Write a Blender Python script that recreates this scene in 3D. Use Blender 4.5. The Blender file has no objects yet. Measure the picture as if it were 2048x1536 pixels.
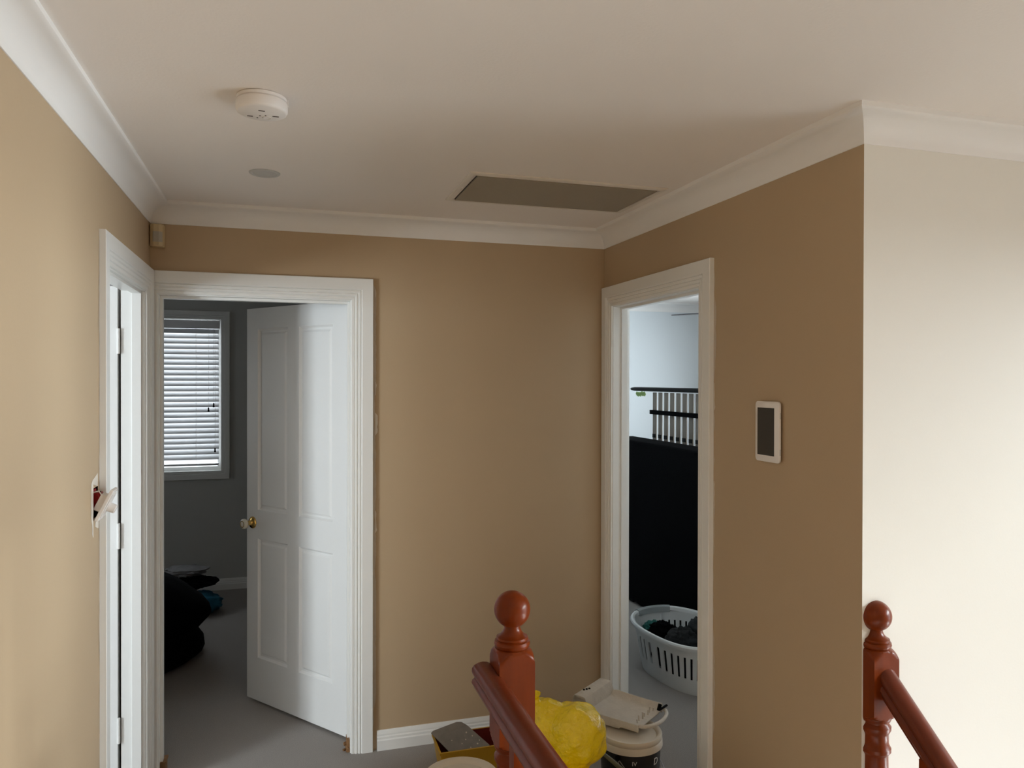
import bpy, bmesh, math, random
from mathutils import Vector, Matrix, noise
random.seed(7)
PI = math.pi
S = bpy.context.scene
COL = S.collection

# ------------------------------------------------------------------ camera
FPX, YAW, PIT, ROL, CAMH = 1502.64, 0.2957, -0.0051, 0.0020, 1.669
cd = bpy.data.cameras.new('camera'); cam = bpy.data.objects.new('camera', cd); COL.objects.link(cam)
Fv = Vector((math.sin(YAW)*math.cos(PIT), math.cos(YAW)*math.cos(PIT), math.sin(PIT)))
Rv = Vector((math.cos(YAW), -math.sin(YAW), 0)); Uv = Rv.cross(Fv)
R2 = Rv*math.cos(ROL)+Uv*math.sin(ROL); U2 = Uv*math.cos(ROL)-Rv*math.sin(ROL)
M = Matrix((R2, U2, -Fv)).transposed().to_4x4(); M.translation = (0, 0, CAMH)
cam.matrix_world = M
cd.sensor_width = 36; cd.lens = FPX/2048*36; cd.clip_start = .02; cd.clip_end = 200
S.camera = cam

# ------------------------------------------------------------------ world, daylight, exposure
W = bpy.data.worlds.new('sky'); S.world = W; W.use_nodes = True
bg = W.node_tree.nodes['Background']; bg.inputs[0].default_value = (.86, .93, 1, 1); bg.inputs[1].default_value = 1.3
S.view_settings.view_transform = 'Standard'; S.view_settings.look = 'None'
S.view_settings.gamma = 1; S.view_settings.use_curve_mapping = False
S.view_settings.exposure = 0.54
S.cycles.max_bounces = 14; S.cycles.diffuse_bounces = 8; S.cycles.glossy_bounces = 4; S.cycles.transparent_max_bounces = 12
S.cycles.caustics_reflective = False; S.cycles.caustics_refractive = False
S.cycles.use_denoising = True
S.cycles.sample_clamp_indirect = 6

def window_light(name, loc, direction, sx, sy, power, color):
    l = bpy.data.lights.new(name, 'AREA'); l.shape = 'RECTANGLE'; l.size = sx; l.size_y = sy; l.energy = power; l.color = color
    o = bpy.data.objects.new(name, l); COL.objects.link(o); o.location = loc
    o.rotation_euler = Vector(direction).to_track_quat('-Z', 'Y').to_euler()
    return o
# daylight through the windows, just outside the glass, plus two added fill lights
window_light('daylight_stair_window', (4.52, -.45, .95), (-1, 0, 0), 3.1, 2.4, 45, (.95, .98, 1))
window_light('added_stairwell_fill', (4.52, -.45, -1.45), (-1, 0, 0), 3.1, 1.9, 260, (.96, .98, 1))  # added fill from below, lifts the ceiling over the stairwell
window_light('sky_beyond_stair_window', (6.5, -.3, 3.1), (-1, 0, -.35), 4.6, 2.1, 1150, (.93, .97, 1))
window_light('daylight_left_room', (-3.82, .78, 1.5), (1, 0, 0), 1.1, 1.3, 150, (.88, .94, 1))
window_light('daylight_far_bedroom', (5.22, 4.3, 1.5), (-1, 0, 0), 1.9, 1.3, 175, (.88, .95, 1))
window_light('daylight_blind_window', (-1.01, 6.62, 1.55), (0, -1, 0), 1.1, 1.25, 10, (.93, .96, 1))

window_light('added_bedroom_fill', (-2.92, 5.2, 1.5), (1, 0, 0), .6, 1.1, .8, (.95, .97, 1))  # added weak fill that raises the dim bedroom's ambient level

# ------------------------------------------------------------------ room numbers (metres)
XL, XR, YB, YC, H = -.5274, 1.5148, 3.4143, 1.683, 2.4
TH = .11
TL, TR = .088, .086
YF = 6.38
CD, CQ = .085, .076      # cornice drop and projection
HEAD = 2.03

# ------------------------------------------------------------------ materials
def mat(name, col, rough=.6, nscale=0, namt=0, bump=0, bscale=None, metal=0, coat=0, spec=.5, grain=None, trans=0, emit=None, sheen=0):
    m = bpy.data.materials.new(name); m.use_nodes = True
    nt = m.node_tree; b = nt.nodes['Principled BSDF']
    b.inputs['Base Color'].default_value = (*col, 1); b.inputs['Roughness'].default_value = rough
    b.inputs['Metallic'].default_value = metal; b.inputs['Coat Weight'].default_value = coat; b.inputs['Coat Roughness'].default_value = .15
    b.inputs['Specular IOR Level'].default_value = spec
    if sheen: b.inputs['Sheen Weight'].default_value = sheen
    tc = nt.nodes.new('ShaderNodeTexCoord')
    if nscale or grain:
        if grain:
            mp = nt.nodes.new('ShaderNodeMapping'); mp.inputs['Scale'].default_value = grain
            nt.links.new(tc.outputs['Object'], mp.inputs[0])
        nz = nt.nodes.new('ShaderNodeTexNoise'); nz.inputs['Scale'].default_value = nscale or 6; nz.inputs['Detail'].default_value = 5
        nt.links.new(mp.outputs[0] if grain else tc.outputs['Object'], nz.inputs['Vector'])
        mx = nt.nodes.new('ShaderNodeMix'); mx.data_type = 'RGBA'
        mx.inputs[6].default_value = (*[max(0, c*(1-namt)) for c in col], 1); mx.inputs[7].default_value = (*[min(1, c*(1+namt)) for c in col], 1)
        nt.links.new(nz.outputs[0], mx.inputs[0]); nt.links.new(mx.outputs[2], b.inputs['Base Color'])
    if bump:
        n2 = nt.nodes.new('ShaderNodeTexNoise'); n2.inputs['Scale'].default_value = bscale or 200; n2.inputs['Detail'].default_value = 3
        nt.links.new(tc.outputs['Object'], n2.inputs['Vector'])
        bp = nt.nodes.new('ShaderNodeBump'); bp.inputs['Strength'].default_value = bump; bp.inputs['Distance'].default_value = .01
        nt.links.new(n2.outputs[0], bp.inputs['Height']); nt.links.new(bp.outputs[0], b.inputs['Normal'])
    if trans:
        tr = nt.nodes.new('ShaderNodeBsdfTranslucent'); tr.inputs[0].default_value = (*col, 1)
        ms = nt.nodes.new('ShaderNodeMixShader'); ms.inputs[0].default_value = trans
        nt.links.new(b.outputs[0], ms.inputs[1]); nt.links.new(tr.outputs[0], ms.inputs[2])
        nt.links.new(ms.outputs[0], nt.nodes['Material Output'].inputs[0])
    return m
def glass_mat():
    m = bpy.data.materials.new('clear_glass'); m.use_nodes = True; nt = m.node_tree; nt.nodes.clear()
    o = nt.nodes.new('ShaderNodeOutputMaterial'); t = nt.nodes.new('ShaderNodeBsdfTransparent'); t.inputs[0].default_value = (.95, .97, .97, 1)
    g = nt.nodes.new('ShaderNodeBsdfGlossy'); g.inputs[1].default_value = .03
    f = nt.nodes.new('ShaderNodeFresnel'); f.inputs[0].default_value = 1.45
    x = nt.nodes.new('ShaderNodeMixShader'); nt.links.new(f.outputs[0], x.inputs[0]); nt.links.new(t.outputs[0], x.inputs[1]); nt.links.new(g.outputs[0], x.inputs[2])
    nt.links.new(x.outputs[0], o.inputs[0]); return m
TAN = mat('tan_wall_paint', (.475, .352, .222), .55, 2.2, .03, .03, 160)
CREAM = mat('cream_wall_paint', (.79, .765, .705), .6, 2, .02, .02, 160)
LROOM = mat('left_room_paint', (.36, .355, .35), .7, 2, .02)
WHITEW = mat('white_wall_paint', (.78, .78, .77), .6, 2, .02, .05, 160)
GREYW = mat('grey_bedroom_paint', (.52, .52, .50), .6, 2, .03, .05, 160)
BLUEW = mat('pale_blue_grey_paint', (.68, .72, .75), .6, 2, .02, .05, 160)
CEIL = mat('ceiling_paint', (.86, .81, .77), .75, 1.5, .02, .05, 120)
CORN = mat('cornice_paint', (.84, .82, .80), .6, 3, .015)
TRIM = mat('white_gloss_trim', (.82, .82, .80), .32)
DOORW = mat('white_door_paint', (.80, .80, .79), .38, 5, .015, .04, 90)
CARPET = mat('grey_carpet', (.40, .362, .33), .95, 260, .32, .9, 420, sheen=.15)
WOOD = mat('red_brown_stained_timber', (.15, .0245, .003), .32, 5, .4, .05, 40, coat=.12, spec=.15, grain=(7, 7, .8))
WOODR = mat('red_brown_stained_rail', (.125, .023, .007), .34, 5, .3, .05, 40, coat=.1, spec=.2, grain=(7, .8, 7))
RAWWOOD = mat('splintered_raw_wood', (.23, .12, .05), .9, 30, .5, .6, 60)
PLASTIC = mat('white_plastic', (.80, .76, .73), .4)
PLASTIC2 = mat('pale_grey_plastic', (.55, .55, .54), .45)
SENSOR = mat('yellowed_sensor_plastic', (.62, .50, .30), .45)
LENS = mat('grey_sensor_lens', (.46, .43, .37), .35)
GRILLE = mat('beige_grille_metal', (.36, .32, .255), .6)
GRILLEF = mat('white_grille_frame', (.74, .69, .63), .45)
SCREEN = mat('dark_screen_glass', (.028, .024, .019), .25)
BLACKC = mat('black_fabric', (.0025, .0025, .003), .95, 30, .3, .2, 120, spec=.03)
BLACKP = mat('black_plastic', (.005, .005, .005), .6, spec=.08)
GREYC = mat('grey_cotton', (.22, .215, .22), .95, 20, .2, .3, 150)
BLUEC = mat('blue_patterned_cotton', (.02, .16, .27), .9, 14, .75, .3, 150)
TEALC = mat('teal_cotton', (.01, .10, .085), .9, 20, .3, .3, 150)
GREENC = mat('dark_green_grey_cotton', (.009, .011, .012), .95, 20, .4, .3, 150)
RED = mat('red_plastic', (.38, .012, .014), .45)
HOLE = mat('dark_wall_cavity', (.05, .035, .03), .9)
BRASS = mat('polished_brass', (.72, .46, .14), .2, metal=1)
KNOB = mat('cream_porcelain', (.62, .58, .48), .2, coat=.4)
STEEL = mat('dull_steel', (.45, .45, .46), .35, metal=1)
YELLOW = mat('yellow_bag_plastic', (.92, .70, .004), .2, 7, .08, 1.0, 55, coat=.5, trans=.12)
YPLAS = mat('yellow_hard_plastic', (.52, .30, .02), .4, 9, .15)
MAROON = mat('dark_red_plastic', (.13, .008, .006), .45)
GREYPL = mat('scuffed_grey_plastic', (.21, .195, .18), .5, 30, .25, .1, 60)
CREAMPL = mat('cream_lid_plastic', (.63, .57, .48), .4, 6, .06)
TRAYPL = mat('paint_caked_plastic', (.56, .515, .45), .6, 28, .16, .3, 90)
BUCKETB = mat('black_bucket_wrap', (.012, .012, .014), .35)
PRINTW = mat('white_print', (.7, .7, .7), .5)
TAPE = mat('masking_tape', (.66, .54, .20), .6, 20, .1)
STICK = mat('grey_green_stick', (.12, .13, .09), .6, 20, .3)
SLATW = mat('pine_bed_slat', (.12, .095, .07), .6, 5, .2, .05, 40, grain=(4, 4, .8))
BLIND = mat('white_blind_slat', (.74, .74, .75), .4, trans=.10)
FANM = mat('dark_grey_fan', (.06, .055, .06), .4)
BASKET = mat('white_basket_plastic', (.66, .68, .68), .4)
HANDLE = mat('grey_basket_handle', (.30, .33, .33), .5)
FILLER = mat('white_wall_filler', (.70, .64, .56), .8, 30, .08, .2, 80)
FILLERD = mat('dull_wall_filler', (.54, .47, .385), .8, 30, .1, .2, 80)
CARD = mat('brown_cardboard', (.36, .24, .13), .85, 8, .08)
LEAFG = mat('green_tag', (.15, .24, .05), .6)
GLASS = glass_mat()

# ------------------------------------------------------------------ mesh helpers
class MB:
    def __init__(s): s.v = []; s.f = []; s.m = []
    def add(s, V, F, mi=0):
        o = len(s.v); s.v += [Vector(p) for p in V]; s.f += [tuple(i+o for i in f) for f in F]; s.m += [mi]*len(F); return s
    def box(s, x0, x1, y0, y1, z0, z1, mi=0, T=None):
        V = [Vector((x, y, z)) for z in (z0, z1) for y in (y0, y1) for x in (x0, x1)]
        if T: V = [T @ p for p in V]
        return s.add(V, [(0, 2, 3, 1), (4, 5, 7, 6), (0, 1, 5, 4), (2, 6, 7, 3), (0, 4, 6, 2), (1, 3, 7, 5)], mi)
    def lathe(s, prof, n=32, T=None, mi=0, rad=None, caps=True):
        V = []; F = []
        for (r, z) in prof:
            for k in range(n):
                a = 2*PI*k/n; rr = rad(r, a) if rad else r
                V.append(Vector((rr*math.cos(a), rr*math.sin(a), z)))
        for i in range(len(prof)-1):
            for k in range(n):
                k2 = (k+1) % n; F.append((i*n+k, i*n+k2, (i+1)*n+k2, (i+1)*n+k))
        if caps:
            F.append(tuple(range(n-1, -1, -1))); F.append(tuple((len(prof)-1)*n+k for k in range(n)))
        if T: V = [T @ p for p in V]
        return s.add(V, F, mi)
    def tube(s, pts, r, n=8, mi=0, closed=False):
        pts = [Vector(p) for p in pts]; V = []; F = []; N = len(pts)
        up = None
        for i, p in enumerate(pts):
            t = (pts[(i+1) % N]-pts[i-1]) if closed else (pts[min(i+1, N-1)]-pts[max(i-1, 0)])
            t.normalize()
            if up is None: up = t.orthogonal().normalized()
            up = (up-t*up.dot(t)); up = up.normalized() if up.length > 1e-6 else t.orthogonal().normalized()
            b = t.cross(up); rr = r[i] if isinstance(r, (list, tuple)) else r
            for k in range(n):
                a = 2*PI*k/n; V.append(p+up*rr*math.cos(a)+b*rr*math.sin(a))
        for i in range(N if closed else N-1):
            j = (i+1) % N
            for k in range(n):
                k2 = (k+1) % n; F.append((i*n+k, i*n+k2, j*n+k2, j*n+k))
        if not closed: F.append(tuple(range(n-1, -1, -1))); F.append(tuple((N-1)*n+k for k in range(n)))
        return s.add(V, F, mi)
    def loft(s, rings, mi=0, closed=True, caps=True):
        n = len(rings[0]); V = [p for r in rings for p in r]; F = []
        for i in range(len(rings)-1):
            for k in range(n if closed else n-1):
                k2 = (k+1) % n; F.append((i*n+k, i*n+k2, (i+1)*n+k2, (i+1)*n+k))
        if caps and closed: F.append(tuple(range(n-1, -1, -1))); F.append(tuple((len(rings)-1)*n+k for k in range(n)))
        return s.add(V, F, mi)
    def obj(s, name, mats, parent=None, smooth=None, bevel=0, fix=True):
        me = bpy.data.meshes.new(name)
        off = Vector((0, 0, 0)); 
        if parent is not None:
            q = parent; 
            while q is not None: off += q.location; q = q.parent
        me.from_pydata([tuple(p-off) for p in s.v], [], s.f)
        if not isinstance(mats, (list, tuple)): mats = [mats]
        for m in mats: me.materials.append(m)
        me.polygons.foreach_set('material_index', s.m)
        if fix:
            bm = bmesh.new(); bm.from_mesh(me); bmesh.ops.recalc_face_normals(bm, faces=bm.faces); bm.to_mesh(me); bm.free()
        if smooth is not None:
            me.polygons.foreach_set('use_smooth', [True]*len(me.polygons)); me.set_sharp_from_angle(angle=math.radians(smooth))
        me.update()
        o = bpy.data.objects.new(name, me); COL.objects.link(o)
        if parent is not None: o.parent = parent
        if bevel:
            b = o.modifiers.new('bevel', 'BEVEL'); b.width = bevel; b.segments = 2; b.limit_method = 'ANGLE'; b.angle_limit = math.radians(40)
        return o
def box(x0, x1, y0, y1, z0, z1, T=None): return MB().box(x0, x1, y0, y1, z0, z1, T=T)
def thing(name, label, cat, loc, group=None):
    o = bpy.data.objects.new(name, None); COL.objects.link(o); o.location = loc; o.empty_display_size = .05
    return tag(o, label, cat, group)
def tag(o, label, cat, group=None):
    o['label'] = label; o['category'] = cat
    if group: o['group'] = group
    return o
def struct(o, label=None):
    o['kind'] = 'structure'
    if label: o['label'] = label
    return o
def sempty(name, loc, label=None):
    o = bpy.data.objects.new(name, None); COL.objects.link(o); o.location = loc; o.empty_display_size = .05
    return struct(o, label)
def reparent(o, par):
    """make o a child of par keeping its world place (no rotations on parents)"""
    off = Vector((0, 0, 0)); q = par
    while q is not None: off += q.location; q = q.parent
    o.parent = par; o.location = o.location-off; return o

def panel(name, axis, pos, th, a0, a1, b0, b1, holes, mats):
    """slab with rectangular through-holes. axis 'x': plane x=pos..pos+th, a=y, b=z; 'y': a=x, b=z; 'z': a=x, b=y. mats = (low side, high side, edges)"""
    A = sorted({a0, a1, *[h[0] for h in holes], *[h[1] for h in holes]}); B = sorted({b0, b1, *[h[2] for h in holes], *[h[3] for h in holes]})
    solid = {}
    for i in range(len(A)-1):
        for j in range(len(B)-1):
            ca, cb = (A[i]+A[i+1])/2, (B[j]+B[j+1])/2
            solid[i, j] = not any(h[0] < ca < h[1] and h[2] < cb < h[3] for h in holes)
    def P(a, b, c): return {'x': (c, a, b), 'y': (a, c, b), 'z': (a, b, c)}[axis]
    lo, hi = min(pos, pos+th), max(pos, pos+th); mb = MB()
    for (i, j), s_ in solid.items():
        if not s_: continue
        q = [(A[i], B[j]), (A[i+1], B[j]), (A[i+1], B[j+1]), (A[i], B[j+1])]
        mb.add([P(a, b, lo) for a, b in q], [(0, 1, 2, 3)], 0); mb.add([P(a, b, hi) for a, b in q], [(3, 2, 1, 0)], 1)
        for (di, dj, e) in ((-1, 0, (3, 0)), (1, 0, (1, 2)), (0, -1, (0, 1)), (0, 1, (2, 3))):
            if not solid.get((i+di, j+dj), False):
                u, w = q[e[0]], q[e[1]]
                mb.add([P(*u, lo), P(*w, lo), P(*w, hi), P(*u, hi)], [(0, 1, 2, 3)], 2)
    me_v = {}; V = []; F = []
    for f in mb.f:
        nf = []
        for i in f:
            k = tuple(round(c, 5) for c in mb.v[i])
            if k not in me_v: me_v[k] = len(V); V.append(mb.v[i])
            nf.append(me_v[k])
        F.append(tuple(nf))
    mb.v, mb.f = V, F
    return struct(mb.obj(name, list(mats)))

def sweep(mb, path, prof, closed=False, normal=None, outs=None, mi=0):
    """profile (o, n): o along the in-plane side direction, n along the plane normal; mitred"""
    N = Vector(normal); P = [Vector(p) for p in path]; n = len(P); rings = []
    segs = [(P[(i+1) % n]-P[i]).normalized() for i in range(n if closed else n-1)]
    for i in range(n):
        if closed: s0, s1 = segs[i-1], segs[i]
        else: s0, s1 = segs[max(i-1, 0)], segs[min(i, n-2)]
        o0, o1 = N.cross(s0), N.cross(s1); mtr = (o0+o1); mtr = mtr/ max(1e-6, mtr.dot(o0))
        rings.append([P[i]+mtr*o+N*h for o, h in prof])
    if closed: rings.append(rings[0])
    return mb.loft(rings, mi, closed=True, caps=not closed)

# ------------------------------------------------------------------ shell: floor, ceiling, walls
STX0, STX1, STY0, STY1 = .535, 4.3, -1.45, 1.60   # stair well
struct(panel('floor', 'z', -.25, .25, -3.7, 5.1, -2.3, 6.48, [(STX0, STX1, STY0, STY1)], (WHITEW, CARPET, CREAM)), 'grey carpet floor of the landing and bedrooms')
struct(panel('ceiling', 'z', H, .12, -3.7, 5.1, -2.3, 6.48, [], (CEIL, CEIL, CEIL)), 'flat off-white painted ceiling')
DA = (-.504, .296)         # back door opening in x
DL = (2.605, 3.302)        # left door opening in y
DR = (2.516, 3.317)        # right door opening in y
SWH = (2.434, 2.499, 1.264, 1.352)   # hole of the hanging switch
struct(panel('wall_back', 'y', YB, TH, XL-TH, XR+TH, 0, H, [(*DA, 0, HEAD)], (TAN, GREYW, TAN)), 'tan painted end wall of the landing')
struct(panel('wall_left', 'x', XL, -TL, -2.2, YB, 0, H, [(*DL, 0, HEAD), SWH], (LROOM, TAN, TAN)), 'tan painted wall on the left with hole for the light switch')
struct(panel('wall_right', 'x', XR, TR, YC+TH, YB, 0, H, [(*DR, 0, HEAD)], (TAN, BLUEW, TAN)), 'tan painted wall on the right with the tablet')
struct(panel('wall_stairwell', 'y', YC, TH, XR, 4.3, -2.7, H, [], (CREAM, BLUEW, TAN)), 'bright cream wall beside the stairs')
struct(panel('wall_stair_window', 'x', 4.3, .1, -2.3, YC+TH, -2.7, H, [(-2.0, 1.1, -.25, 2.15), (-2.0, 1.1, -2.4, -.5)], (CREAM, CREAM, TRIM)), 'cream stairwell wall with the landing window')  # lower hole is added, for the upward ceiling fill
struct(panel('wall_behind', 'y', -2.2, -.1, XL-TH, 4.3, -2.7, H, [], (TAN, TAN, TAN)))
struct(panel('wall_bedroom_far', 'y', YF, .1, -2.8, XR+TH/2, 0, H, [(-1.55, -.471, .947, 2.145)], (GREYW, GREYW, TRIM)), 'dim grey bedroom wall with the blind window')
struct(panel('wall_bedroom_side', 'x', -2.7, -.1, YB+TH, YF, 0, H, [(4.9, 5.5, .9, 2.1)], (GREYW, GREYW, TRIM)))  # hole added to let the side fill into the bedroom
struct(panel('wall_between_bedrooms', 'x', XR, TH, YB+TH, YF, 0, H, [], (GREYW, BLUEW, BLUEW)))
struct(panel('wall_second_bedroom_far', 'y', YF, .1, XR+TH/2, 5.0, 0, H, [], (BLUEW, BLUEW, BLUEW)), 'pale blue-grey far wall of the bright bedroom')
struct(panel('wall_second_bedroom_window', 'x', 5.0, .1, YC, YF+.1, 0, H, [(3.3, 5.3, .85, 2.15)], (BLUEW, BLUEW, TRIM)))
struct(panel('wall_second_bedroom_near', 'y', YC, TH, 4.4, 5.0, 0, H, [], (BLUEW, BLUEW, BLUEW)))
struct(panel('wall_left_room_window', 'x', -3.6, -.1, -.1, YB+TH, 0, H, [(.2, 1.35, .85, 2.15)], (LROOM, LROOM, TRIM)))
struct(panel('wall_left_room_near', 'y', 0, -.1, -3.6, XL-TH, 0, H, [], (LROOM, LROOM, LROOM)))
struct(panel('wall_left_room_far', 'y', YB, TH, -3.6, XL-TH, 0, H, [], (LROOM, GREYW, LROOM)))
struct(panel('floor_lower', 'z', -2.72, .1, STX0-1.2, 4.3, -2.2, YC, [], (CREAM, CREAM, CREAM)))
struct(panel('wall_stair_under', 'x', STX0, -.1, STY0, STY1-.0, -2.62, -.25, [], (CREAM, CREAM, CREAM)))

# ------------------------------------------------------------------ cornices
def cove():
    pr = [(0, 0), (0, -CD), (.003, -CD)]
    q, d = CQ-.010, CD-.016
    for k in range(9):
        a = PI/2*k/8
        pr.append((.004+(q-.004)*(1-math.cos(a))**1.0*1.0, -CD+.002+(d-.004)*math.sin(a)))
    pr += [(CQ-.0015, -.0145), (CQ, -.013), (CQ, 0)]
    return pr
COVE = [(o, n) for o, n in cove()]
def cornice(name, pts, seg, label):
    """one straight length out of the polyline pts (room on the right-hand side of travel), mitred to its neighbours"""
    i = seg; P = [Vector((x, y, H)) for x, y in pts]
    def mit(j):
        s0 = (P[max(j, 1)]-P[max(j, 1)-1]).normalized(); s1 = (P[min(j+1, len(P)-1)]-P[min(j+1, len(P)-1)-1]).normalized()
        N = Vector((0, 0, 1)); o0, o1 = s0.cross(N), s1.cross(N); m = o0+o1; return m/m.dot(o0)
    mb = MB(); rings = []
    for j in (i, i+1):
        m = mit(j); rings.append([P[j]+m*o+Vector((0, 0, n)) for o, n in COVE])
    mb.loft(rings); return struct(mb.obj(name, CORN, smooth=35), label)
hall = [(XL, -2.2), (XL, YB), (XR, YB), (XR, YC), (4.3, YC), (4.3, -2.2)]
for i, lb in enumerate(['white cove cornice along the left wall', 'white cove cornice above the end wall', 'white cove cornice above the tablet wall', 'white cove cornice above the cream wall', None]):
    cornice('trim_%d' % (i+1), hall, i, lb)
cornice('trim_6', [(-2.7, YB+TH), (-2.7, YF), (XR, YF), (XR, YB+TH)], 1, 'grey cove cornice in the dim bedroom')
cornice('trim_7', [(XR+TH, YB), (XR+TH, YF), (5.0, YF), (5.0, YC)], 1, 'cove cornice in the bright bedroom')

# ------------------------------------------------------------------ baseboards
SK = [(0, 0), (.018, 0), (.018, .044), (.0135, .049), (.0135, .058), (.0095, .063), (.0095, .070), (.006, .082), (.004, .087), (0, .087)]
def skirting(name, a, b, label=None):
    """room lies on the right-hand side of a->b"""
    A, Bp = Vector((*a, 0)), Vector((*b, 0)); o = (Bp-A).normalized().cross(Vector((0, 0, 1)))
    mb = MB(); mb.loft([[A+o*x+Vector((0, 0, z)) for x, z in SK], [Bp+o*x+Vector((0, 0, z)) for x, z in SK]])
    return struct(mb.obj(name, TRIM), label)
skirting('baseboard_back', (.405, YB), (XR, YB), 'white moulded skirting board below the end wall')
skirting('baseboard_right', (XR, DR[0]-.1), (XR, YC), 'white skirting board below the tablet')
skirting('baseboard_left', (XL, -2.2), (XL, DL[0]-.1))
skirting('baseboard_bedroom', (-2.7, YF), (XR, YF), 'pale skirting board in the dim bedroom')
skirting('baseboard_bedroom_two', (XR+TH, YF), (5.0, YF))

# ------------------------------------------------------------------ architraves (door casings) and jamb linings
ARC = [(0, 0), (0, .007), (.002, .009), (.011, .010), (.014, .0075), (.017, .0125), (.025, .014), (.0285, .0105), (.032, .0155), (.039, .017), (.0415, .0125), (.044, .018), (.047, .0195), (.093, .020), (.095, .018), (.095, 0)]
def casing(name, axis, plane, sgn, a0, a1, label, wl=.095, wr=.095):
    """frame around an opening a0..a1 x 0..HEAD on plane; sgn = side of the wall it sits on; three mitred pieces as children"""
    def P(a, z, n): return Vector((a, plane+sgn*n, z)) if axis == 'y' else Vector((plane+sgn*n, a, z))
    r = sempty(name, P((a0+a1)/2, 0, 0), label)
    e = .004; i0, i1, hz = a0-e+.009, a1+e-.009, HEAD-.005
    def ring(kind, at):
        out = []
        for o, n in ARC:
            ol, orr = min(o, wl), min(o, wr)
            if kind == 'l': out.append(P(i0-ol, (hz+o) if at else 0, n))
            if kind == 'r': out.append(P(i1+orr, (hz+o) if at else 0, n))
            if kind == 'h': out.append(P((i1+orr) if at else (i0-ol), hz+o, n))
        return out
    for k, nm in (('l', 'architrave_leg'), ('h', 'architrave_head'), ('r', 'architrave_leg')):
        mb = MB(); mb.loft([ring(k, 0), ring(k, 1)]); mb.obj(nm, TRIM, r)
    return r
def jamb(root, axis, plane, sgn, a0, a1, th, stop):
    """lining boards inside an opening with a door stop; plane is the hall face, sgn the direction into the wall"""
    def bx(pa0, pa1, n0, n1, z0, z1, nm):
        lo, hi = sorted((plane+sgn*n0, plane+sgn*n1))
        m = box(pa0, pa1, lo, hi, z0, z1) if axis == 'y' else box(lo, hi, pa0, pa1, z0, z1)
        m.obj(nm, TRIM, root, bevel=.001)
    t = .009
    bx(a0, a0+t, .0, th, 0, HEAD-t, 'jamb'); bx(a1-t, a1, .0, th, 0, HEAD-t, 'jamb'); bx(a0, a1, .0, th, HEAD-t, HEAD, 'jamb_head')
    s0, s1 = stop
    bx(a0+t, a0+t+.011, s0, s1, 0, HEAD-t, 'door_stop'); bx(a1-t-.011, a1-t, s0, s1, 0, HEAD-t, 'door_stop'); bx(a0+t+.011, a1-t-.011, s0, s1, HEAD-t-.011, HEAD-t, 'door_stop')
casing('trim_8', 'y', YB, -1, *DA, 'white moulded architrave around the end bedroom door', wl=abs(XL+.001-DA[0])-.006)
casing('trim_9', 'x', XL, 1, *DL, 'white moulded architrave around the left doorway', wr=.092)
casing('trim_10', 'x', XR, -1, *DR, 'white moulded architrave around the right doorway', wr=.089)

# ------------------------------------------------------------------ doors
LW, LH, LT = .772, 2.022, .035
def door_leaf_mesh():
    """leaf in local coords: hinge edge x=0, runs +x to LW, face y=0 (visible) and y=LT, z from 0"""
    mb = MB()
    xs = [0, .104, .350, .438, .680, LW]; zs = [0, .222, .838, .985, 1.915, LH]
    steps = [(0, 0), (.004, .006), (.010, .0115), (.019, .0115), (.029, .005), (.031, .005)]
    for face in (0, 1):
        def Y(d): return d if face == 0 else LT-d
        for i in range(5):
            for j in range(5):
                x0, x1, z0, z1 = xs[i], xs[i+1], zs[j], zs[j+1]
                if i in (1, 3) and j in (1, 3):
                    prev = None; V = []; F = []
                    for k, (o, d) in enumerate(steps):
                        V += [(x0+o, Y(d), z0+o), (x1-o, Y(d), z0+o), (x1-o, Y(d), z1-o), (x0+o, Y(d), z1-o)]
                        if k:
                            for q in range(4): F.append((4*k-4+q, 4*k-4+(q+1) % 4, 4*k+(q+1) % 4, 4*k+q))
                    k = len(steps)-1; F.append((4*k, 4*k+1, 4*k+2, 4*k+3)); mb.add(V, F)
                else: mb.add([(x0, Y(0), z0), (x1, Y(0), z0), (x1, Y(0), z1), (x0, Y(0), z1)], [(0, 1, 2, 3)])
    mb.add([(0, 0, 0), (0, LT, 0), (0, LT, LH), (0, 0, LH)], [(0, 1, 2, 3)]); mb.add([(LW, 0, 0), (LW, LT, 0), (LW, LT, LH), (LW, 0, LH)], [(0, 1, 2, 3)])
    mb.add([(0, 0, 0), (LW, 0, 0), (LW, LT, 0), (0, LT, 0)], [(0, 1, 2, 3)]); mb.add([(0, 0, LH), (LW, 0, LH), (LW, LT, LH), (0, LT, LH)], [(0, 1, 2, 3)])
    V = []; F = []; key = {}
    for f in mb.f:
        nf = []
        for i in f:
            k = tuple(round(c, 5) for c in mb.v[i])
            if k not in key: key[k] = len(V); V.append(mb.v[i])
            nf.append(key[k])
        F.append(tuple(nf))
    mb.v, mb.f = V, F; return mb
LEAF = door_leaf_mesh()
def place(mb, T):
    r = MB(); r.v = [T @ p for p in mb.v]; r.f = list(mb.f); r.m = list(mb.m); return r
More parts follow.
